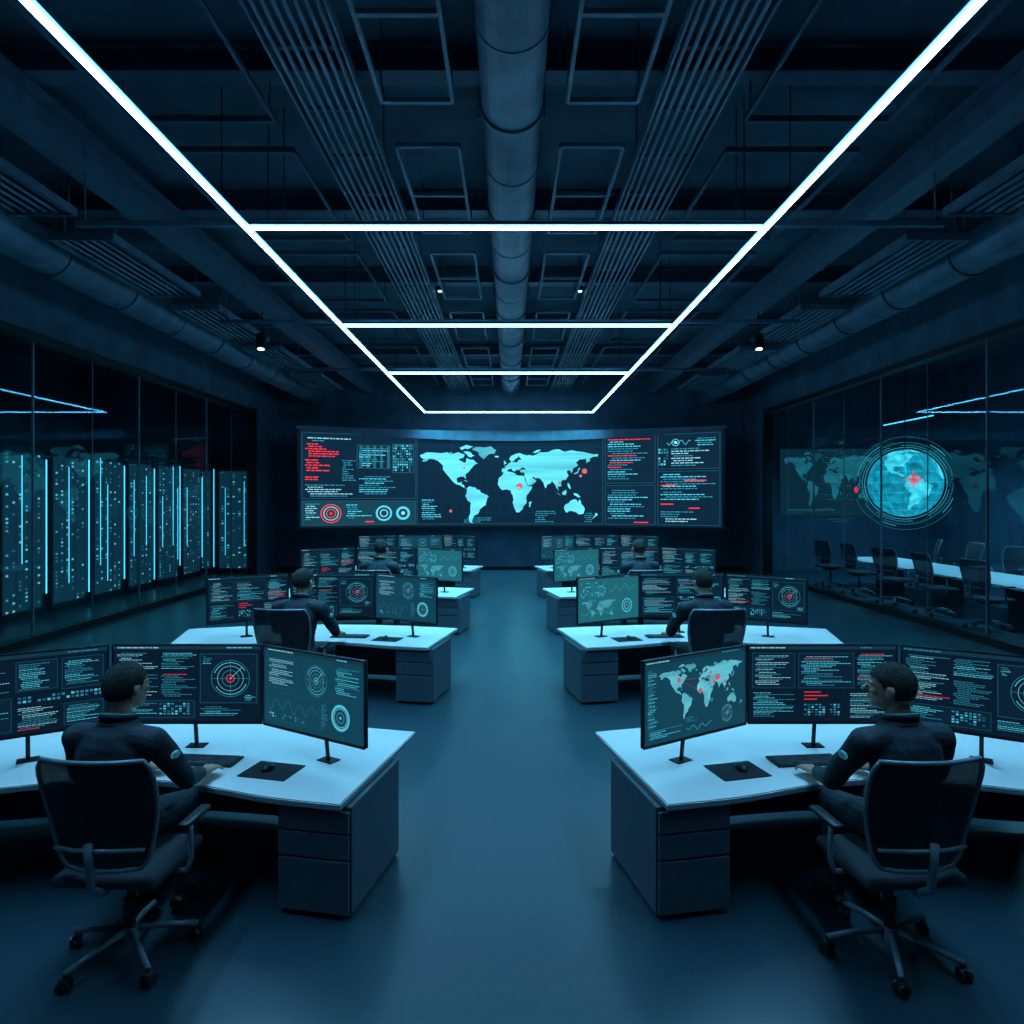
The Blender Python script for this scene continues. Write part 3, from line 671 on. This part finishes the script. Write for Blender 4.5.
# ------------------------------------------------------------ person
def sstep(a, b, x):
    t = max(0, min(1, (x-a)/(b-a))); return t*t*(3-2*t)
def head_map(p, yaw):
    x, y, z = p
    k = sstep(1.19, 1.31, z)
    a = yaw*k; dx, dy = x, y-.09
    sc = 1-.04*k
    return Vector((sc*(dx*math.cos(a)-dy*math.sin(a)), .09+sc*(dx*math.sin(a)+dy*math.cos(a)), z-.030*sstep(1.18, 1.30, z)-.05*max(0, z-1.3)))
def make_person_mesh():
    b = B()
    b.loft([((0, -.01, .535), .15, .12), ((0, -.01, .60), .185, .145), ((0, -.01, .72), .17, .13), ((0, .0, .86), .178, .13), ((0, .02, 1.0), .205, .14), ((0, .03, 1.09), .21, .13), ((0, .04, 1.15), .175, .11), ((0, .05, 1.20), .11, .085), ((0, .06, 1.25), .07, .07)], 28)
    b.cap((0, .055, 1.15), (0, .09, 1.36), .066, .060)
    for s in (-1, 1):
        b.cap((s*.12, .03, 1.11), (s*.225, .04, 1.10), .085, .078)
        el = (s*.325, .17, .86); wr = (s*.19, .52, .752)
        b.cap((s*.23, .04, 1.10), (s*.29, .12, .96), .078, .066); b.cap((s*.29, .12, .96), el, .066, .055)
        mid = tuple(el[i]*.55+wr[i]*.45 for i in range(3))
        b.cap(el, mid, .056, .048); b.cap(mid, wr, .048, .036)
        b.cap(wr, (s*.183, .56, .748), .028, .028)
        for k in range(4):
            px = s*(.183+(-.034+.0225*k))
            b.cap((s*(.186+(-.018+.012*k)), .55, .746), (px, .625, .741), .016, .0145, 10)
            L = (.075, .088, .082, .062)[k]; fx = px+s*(-.010+.0068*k)
            p1 = (px, .625, .741); p2 = (fx, .625+L*.45, .741); p3 = (fx+s*(-.003+.002*k), .625+L*.78, .727); p4 = (fx+s*(-.004+.003*k), .625+L, .712)
            b.cap(p1, p2, .0125, .0115, 10); b.cap(p2, p3, .0115, .0105, 10); b.cap(p3, p4, .0105, .009, 10)
        b.cap((s*.165, .565, .742), (s*.132, .60, .733), .016, .013, 10); b.cap((s*.132, .60, .733), (s*.122, .635, .722), .0125, .0105, 10)
        b.cap((s*.095, .0, .635), (s*.13, .24, .63), .10, .09); b.cap((s*.13, .24, .63), (s*.14, .455, .61), .09, .068)
        b.cap((s*.14, .455, .60), (s*.14, .44, .36), .066, .062); b.cap((s*.14, .44, .36), (s*.14, .40, .12), .06, .042)
        b.cap((s*.14, .37, .05), (s*.145, .47, .05), .046, .045); b.cap((s*.145, .47, .048), (s*.155, .57, .04), .045, .036)
    b.ell((0, .11, 1.415), (.097, .118, .122), n=28)
    b.ell((0, .155, 1.345), (.072, .075, .075), n=24)
    b.ell((0, .20, 1.30), (.035, .03, .028), n=16)
    b.ell((0, .20, 1.43), (.075, .03, .018), n=16)
    b.cap((0, .222, 1.42), (0, .25, 1.378), .012, .017, 10)
    b.ell((0, .227, 1.343), (.03, .012, .007), n=12); b.ell((0, .225, 1.331), (.026, .012, .008), n=12)
    for s in (-1, 1):
        b.ell((s*.055, .19, 1.385), (.03, .03, .022), n=14)
        b.ell((s*.104, .105, 1.395), (.012, .026, .036), (0.15, 0, s*.35), n=14)
    me = b.mesh('tmp', [M_cloth])
    o = bpy.data.objects.new('tmp', me); COL.objects.link(o)
    m = o.modifiers.new('r', 'REMESH'); m.mode = 'VOXEL'; m.voxel_size = .0065
    m2 = o.modifiers.new('s', 'SMOOTH'); m2.iterations = 5; m2.factor = .5
    dg = bpy.context.evaluated_depsgraph_get(); dg.update()
    out = bpy.data.meshes.new_from_object(o.evaluated_get(dg)); bpy.data.objects.remove(o)
    out.materials.clear()
    for mm in (M_cloth, M_skin, M_shoe): out.materials.append(mm)
    for p in out.polygons:
        x, y, z = p.center; p.use_smooth = True
        i = 0
        if z > 1.235+.25*(y-.06)*-.3 and abs(x) < .13: i = 1
        elif y > .525 and z > .69: i = 1
        elif z < .105: i = 2
        p.material_index = i
    for v in out.vertices:
        x, y, z = v.co
        if .16 < z < 1.2 and not (y > .51 and z > .68):
            f = .004*math.sin(38*z+9*abs(x)+14*y)*math.sin(17*x+6+23*y)+.006*noise.noise(Vector((x*12, y*12, z*9)))
            v.co += v.normal*f
    out.name = 'person_body'; return out
def make_hair():
    t = bmesh.new(); bmesh.ops.create_uvsphere(t, u_segments=110, v_segments=76, radius=1)
    kill = []
    for v in t.verts:
        x, y, z = v.co; d = Vector((x, y, z))
        g = 1+.02*noise.noise(d*5)+.035*abs(noise.noise(d*17))+.04*noise.noise(d*36)
        side = 1-.06*max(0, -z+.3)
        v.co = Vector((x*.106*g*side, y*.128*g*side-.003, z*.130*g+.003))
    for f in t.faces:
        c = f.calc_center_median()
        w = .006*noise.noise(c*60)
        if c.y > .085: lim = .045
        elif c.y > .045: lim = .045-.035*(.085-c.y)/.04
        elif c.y > .02: lim = -.035 if c.y < .034 else .0
        elif c.y > -.02: lim = .005
        else: lim = -.072
        if c.z < lim+w: kill.append(f)
    bmesh.ops.delete(t, geom=kill, context='FACES')
    for v in t.verts:
        if v.is_boundary:
            v.co.x *= .88; v.co.y *= .9
    for f in t.faces: f.smooth = True
    me = bpy.data.meshes.new('hair'); t.to_mesh(me); t.free(); me.materials.append(M_hair)
    for v in me.vertices: v.co += Vector((0, .108, 1.418))
    return me
body = make_person_mesh(); hair = make_hair()
ring = [(.082*math.cos(a), .062+.08*math.sin(a), 1.222-.022*math.sin(a)) for a in [2*math.pi*i/28 for i in range(28)]]
collar = B().tube(ring, .018, 8, closed=True).mesh('collar', M_cloth)
ring2 = [(p[0]*1.04, .062+(p[1]-.062)*1.04, p[2]+.013) for p in ring]
stripe = B().tube(ring2, .0050, 6, closed=True).mesh('stripe', M_teal)
eyes = B().ell((0, 0, 0), (.013, .01, .011), n=12).mesh('eye', M_eye)
VAR = {}
def variant(yaw):
    if yaw not in VAR:
        bb, hh = body.copy(), hair.copy()
        for me in (bb, hh):
            for v in me.vertices:
                if v.co.z > 1.18: v.co = head_map(v.co, yaw)
        VAR[yaw] = (bb, hh)
    return VAR[yaw]
def patch(s): 
    return B().cyl((-s*.004, 0, 0), (s*.004, 0, 0), .026, n=20, mi=0).cyl((s*.003, 0, 0), (s*.006, 0, 0), .015, n=16, mi=1).mesh('patch', [M_teal, M_white])
pm = {1: patch(1), -1: patch(-1)}
def person(x, y, a, inner, desc, yaw, sc):
    e = empty('person', loc=(x, y, 0), rot=(0, 0, a), label=desc, cat='person', group='seated operators')
    e.scale = (sc, sc, sc)
    bb, hh = variant(yaw)
    ob('body', bb, parent=e)
    ob('hair', hh, parent=e)
    ob('jacket_collar', collar, parent=e); ob('collar_stripe', stripe, parent=e, label='thin teal collar stripe')
    for s in (-1, 1): ob('eye', eyes, parent=e, loc=head_map((s*.036, .213, 1.408), yaw))
    ob('shoulder_patch', pm[inner], parent=e, loc=(inner*.334, .068, 1.03), rot=(-.3, inner*.38, -inner*.35), label='round teal and white shoulder emblem')
for i, (cx, x, y, a, sc) in enumerate(seats):
    s = 1 if x > 0 else -1
    yaw = (.80, .15, .15, -.25, -.15, -.15)[i]
    d = 'person in dark navy uniform seated, head turned aside, hands on keyboard' if i == 0 else 'person in dark navy uniform seated, hands on keyboard, short dark hair'
    person(x, y+(.05 if i % 3 == 0 else .0), s*.16, -s, d, yaw, sc)

# ------------------------------------------------------------ server room
def make_rack(x, y, seed, rot=0.0):
    rnd = random.Random(seed)
    e = empty('server_rack', loc=(x, y, 0), rot=(0, 0, rot), label='tall black server cabinet with glowing cyan indicator squares', cat='server rack', group='server racks')
    ob('cabinet_body', RB, parent=e)
    for yy in (.62, .48, .2, -.12, -.42):
        if yy == .62 or rnd.random() < .6:
            z0 = rnd.uniform(.2, 1.2); z1 = rnd.uniform(2.4, 3.42)
            if yy == .62: z0, z1 = rnd.uniform(.2, .6), rnd.uniform(3.1, 3.42)
            ob('light_tube', B().cyl((.485, yy, z0), (.485, yy, z1), .014 if yy == .62 else .008, n=8).mesh('tube', M_rackled), parent=e, label='vertical glowing cyan light tube')
    b = UI(1.16, 3.2, 15, 40, eps=.001, bg=(.003, .020, .036))
    for i in range(3): b.rect(.4+i*4.8, .4, 4.2, 39.2, (.004, .028, .048), 1)
    for j in range(40):
        for i in range(6):
            if rnd.random() < .30: b.rect(1.1+i*2.4, j+.25, .9, .5, rnd.choice(((.04, .28, .40), (.12, .46, .6), (.015, .12, .17), (.015, .12, .17))), 3)
    ob('indicator_panel', b.mesh('panel'), parent=e, loc=(.466, -.06, 1.75), rot=(0, 0, math.pi/2))
RB = B().box((0, 0, 1.75), (.9, 1.38, 3.45), .01).box((.455, 0, 3.42), (.02, 1.3, .06)).box((.455, -.66, 1.75), (.02, .03, 3.3)).box((0, 0, .03), (.86, 1.3, .06)).mesh('rack', M_rack)
for i in range(10): make_rack(-10.3, 8.2+i*1.5, 50+i)
make_rack(-8.94, 23.5, 70, -math.pi/2); make_rack(-10.36, 23.5, 71, -math.pi/2)
# ------------------------------------------------------------ meeting room
TX, TY = 10.2, 16.3
e = empty('conference_table', loc=(TX, TY, 0), label='long white conference table on dark panel legs', cat='table')
def rr(w, l, r, n=8):
    P = []
    for cx, cy, a0 in ((w/2-r, l/2-r, 0), (-w/2+r, l/2-r, 90), (-w/2+r, -l/2+r, 180), (w/2-r, -l/2+r, 270)):
        for k in range(n+1):
            a = math.radians(a0+90*k/n); P.append((cx+r*math.cos(a), cy+r*math.sin(a)))
    return P
ob('tabletop', B().prism(rr(1.6, 7.6, .3), .72, .77, 0, .006).mesh('top', M_white), parent=e)
for dy in (-2.5, 0, 2.5): ob('leg', B().box((0, dy, .36), (.7, .1, .72), .01).mesh('leg', M_frame), parent=e)
mch = None
for i in range(5):
    for s in (-1, 1):
        loc = (TX+s*1.32, TY-3.3+i*1.6, 0); rot = (0, 0, (math.pi/2 if s > 0 else -math.pi/2)+random.uniform(-.45, .45))
        if mch is None:
            mch = make_chair('black mesh swivel chair pushed up to the conference table', 'conference chairs'); mch.location = loc; mch.rotation_euler = rot; mch.scale = (1.14,)*3
        else: copy_tree(mch, loc=loc, rot=rot)
for y in (13.6, 19.4):
    e = empty('pendant_light', loc=(11.0, y, 4.6), label='slim glowing linear pendant hung above the conference table', cat='pendant light', group='meeting room pendants')
    ob('housing', B().box((0, 0, .03), (.05, 2.4, .04), .004).cyl((0, -1, .04), (0, -1, CZ-4.601), .006, n=6).cyl((0, 1, .04), (0, 1, CZ-4.601), .006, n=6).mesh('ph', M_frame), parent=e)
    ob('diffuser', B().box((0, 0, 0), (.04, 2.4, .03), .004).mesh('pd', M_rackled), parent=e)
    l = bpy.data.lights.new('lamp', 'AREA'); l.shape = 'RECTANGLE'; l.size = .04; l.size_y = 2.4; l.energy = 150; l.color = (.18, .64, 1); l.spread = math.radians(150)
    ob('lamp', l, parent=e, loc=(0, 0, -.02))
u = UI(3.4, 2.3, 120, 82, bg=(.0035, .022, .036)); u.map(4, 6, 112, 66, (.010, .12, .17)); u.text(6, 74, 60, 6, (.008, .06, .09))
e = empty('reflected_map', loc=(10.95, YB-.0245, 3.0), label='dim panel painting the video wall map reflected in the glass', cat='display screen')  # added panel, paints the video wall's faint reflection in the partition glass
ob('screen', u.mesh('screen'), parent=e, loc=(0, -.002, 0)); ob('case', B().box((0, .012, 0), (3.4, .024, 2.3), .004).mesh('case', M_steel), parent=e)
def inpoly(x, y, P):
    c = False; j = len(P)-1
    for i in range(len(P)):
        if (P[i][1] > y) != (P[j][1] > y) and x < (P[j][0]-P[i][0])*(y-P[i][1])/(P[j][1]-P[i][1])+P[i][0]: c = not c
        j = i
    return c
GX, GY, GZ, GR = 9.42, 16.7, 2.80, .80
view = math.atan2(GX, GY)
e = empty('globe_display', loc=(GX, GY, GZ), rot=(0, 0, -view), label='glowing cyan holographic globe with dial rings above the table', cat='hologram globe')
V = []; F = []; C = []
nu, nv = 180, 90
for j in range(nv+1):
    la = math.radians(-90+180*j/nv)
    for i in range(nu):
        lo = math.radians(360*i/nu)
        V.append((GR*math.cos(la)*math.sin(lo), -GR*math.cos(la)*math.cos(lo), GR*math.sin(la)))
for j in range(nv):
    for i in range(nu):
        F.append((j*nu+i, j*nu+(i+1) % nu, (j+1)*nu+(i+1) % nu, (j+1)*nu+i))
        la = -90+180*(j+.5)/nv; lo = (360*(i+.5)/nu-80+540) % 360-180
        land = any(inpoly(lo, la, P) for P in LANDF)
        k = .9+.6*noise.noise(Vector((lo*.07, la*.09, 1)))+.35*noise.noise(Vector((lo*.4, la*.4, 1)))
        grid_ = (i % 15 == 0 or j % 9 == 0)
        base = (.05, .60, .76) if land else ((.010, .34, .46) if grid_ else (.005, .22, .33))
        dr = math.hypot(lo+66, la-4)/7
        c = tuple(q*max(.45, k) for q in base)
        if dr < 1.6:
            t = max(0, 1-dr/1.6)**.8; c = tuple(c[q]*(1-t)+(.8, .04, .07)[q]*t for q in range(3))
        C.append(c)
me = bpy.data.meshes.new('globe'); me.from_pydata(V, [], F); ca = me.color_attributes.new('Col', 'FLOAT_COLOR', 'CORNER')
buf = []
for f, c in zip(F, C): buf.extend((*c, 1)*len(f))
ca.data.foreach_set('color', buf)
me.materials.append(M_holo); ob('globe', me, parent=e)
u = UI(.001, .001, 1, 1, eps=0, bg=(0, 0, 0)); u.V = []; u.F = []; u.C = []; u.w = u.h = 1; u.W = u.H = 1
CR = (.03, .27, .37)
for r, t, c, segs in ((.86, .008, CY, [(0, 360)]), (.915, .016, TEAL, [(10, 60), (80, 130), (150, 250), (265, 340)]), (.98, .006, CR, [(0, 150), (170, 350)]), (1.04, .014, CR, [(20, 42), (100, 118), (190, 240), (300, 322)]), (1.11, .006, TEAL, [(30, 160), (200, 330)])):
    for a0, a1 in segs: u.ring(.5, .5, r, t, c, a0, a1, 72, 0)
for k in range(72):
    a = 2*math.pi*k/72
    u.line(.5+.935*math.cos(a), .5+.935*math.sin(a), .5+.96*math.cos(a), .5+.96*math.sin(a), .007, CR, 0)
ob('dial_rings', u.mesh('rings', M_holo), parent=e)
ob('alert_marker', B().ell((-1.04, -.02, -.15), (.045, .02, .08), n=12).cyl((.17, -.83, -.20), (.17, -.83, .30), .007, n=6).cyl((-.06, -.83, .06), (.38, -.83, .06), .005, n=6).mesh('mk', M_redlt), parent=e)
ob('projector_stem', B().cyl((0, 0, .78), (0, 0, CZ-GZ-.001), .012, n=10).cyl((0, 0, .78), (0, 0, .84), .08, .03, n=20).mesh('stem', M_frame), parent=e)

w = bpy.data.worlds.new('world'); S.world = w; w.use_nodes = True
w.node_tree.nodes['Background'].inputs[0].default_value = (.02, .07, .12, 1); w.node_tree.nodes['Background'].inputs[1].default_value = .3
bpy.data.meshes.remove(SCR)

cam = bpy.data.cameras.new('camera'); co = bpy.data.objects.new('camera', cam); COL.objects.link(co)
co.location = (0, 0, 2.4); co.rotation_euler = (math.pi/2, 0, 0)
cam.sensor_width = 36; cam.lens = 36*700/1024; cam.shift_x = 2/1024; cam.shift_y = -12/1024
cam.clip_end = 200
S.camera = co
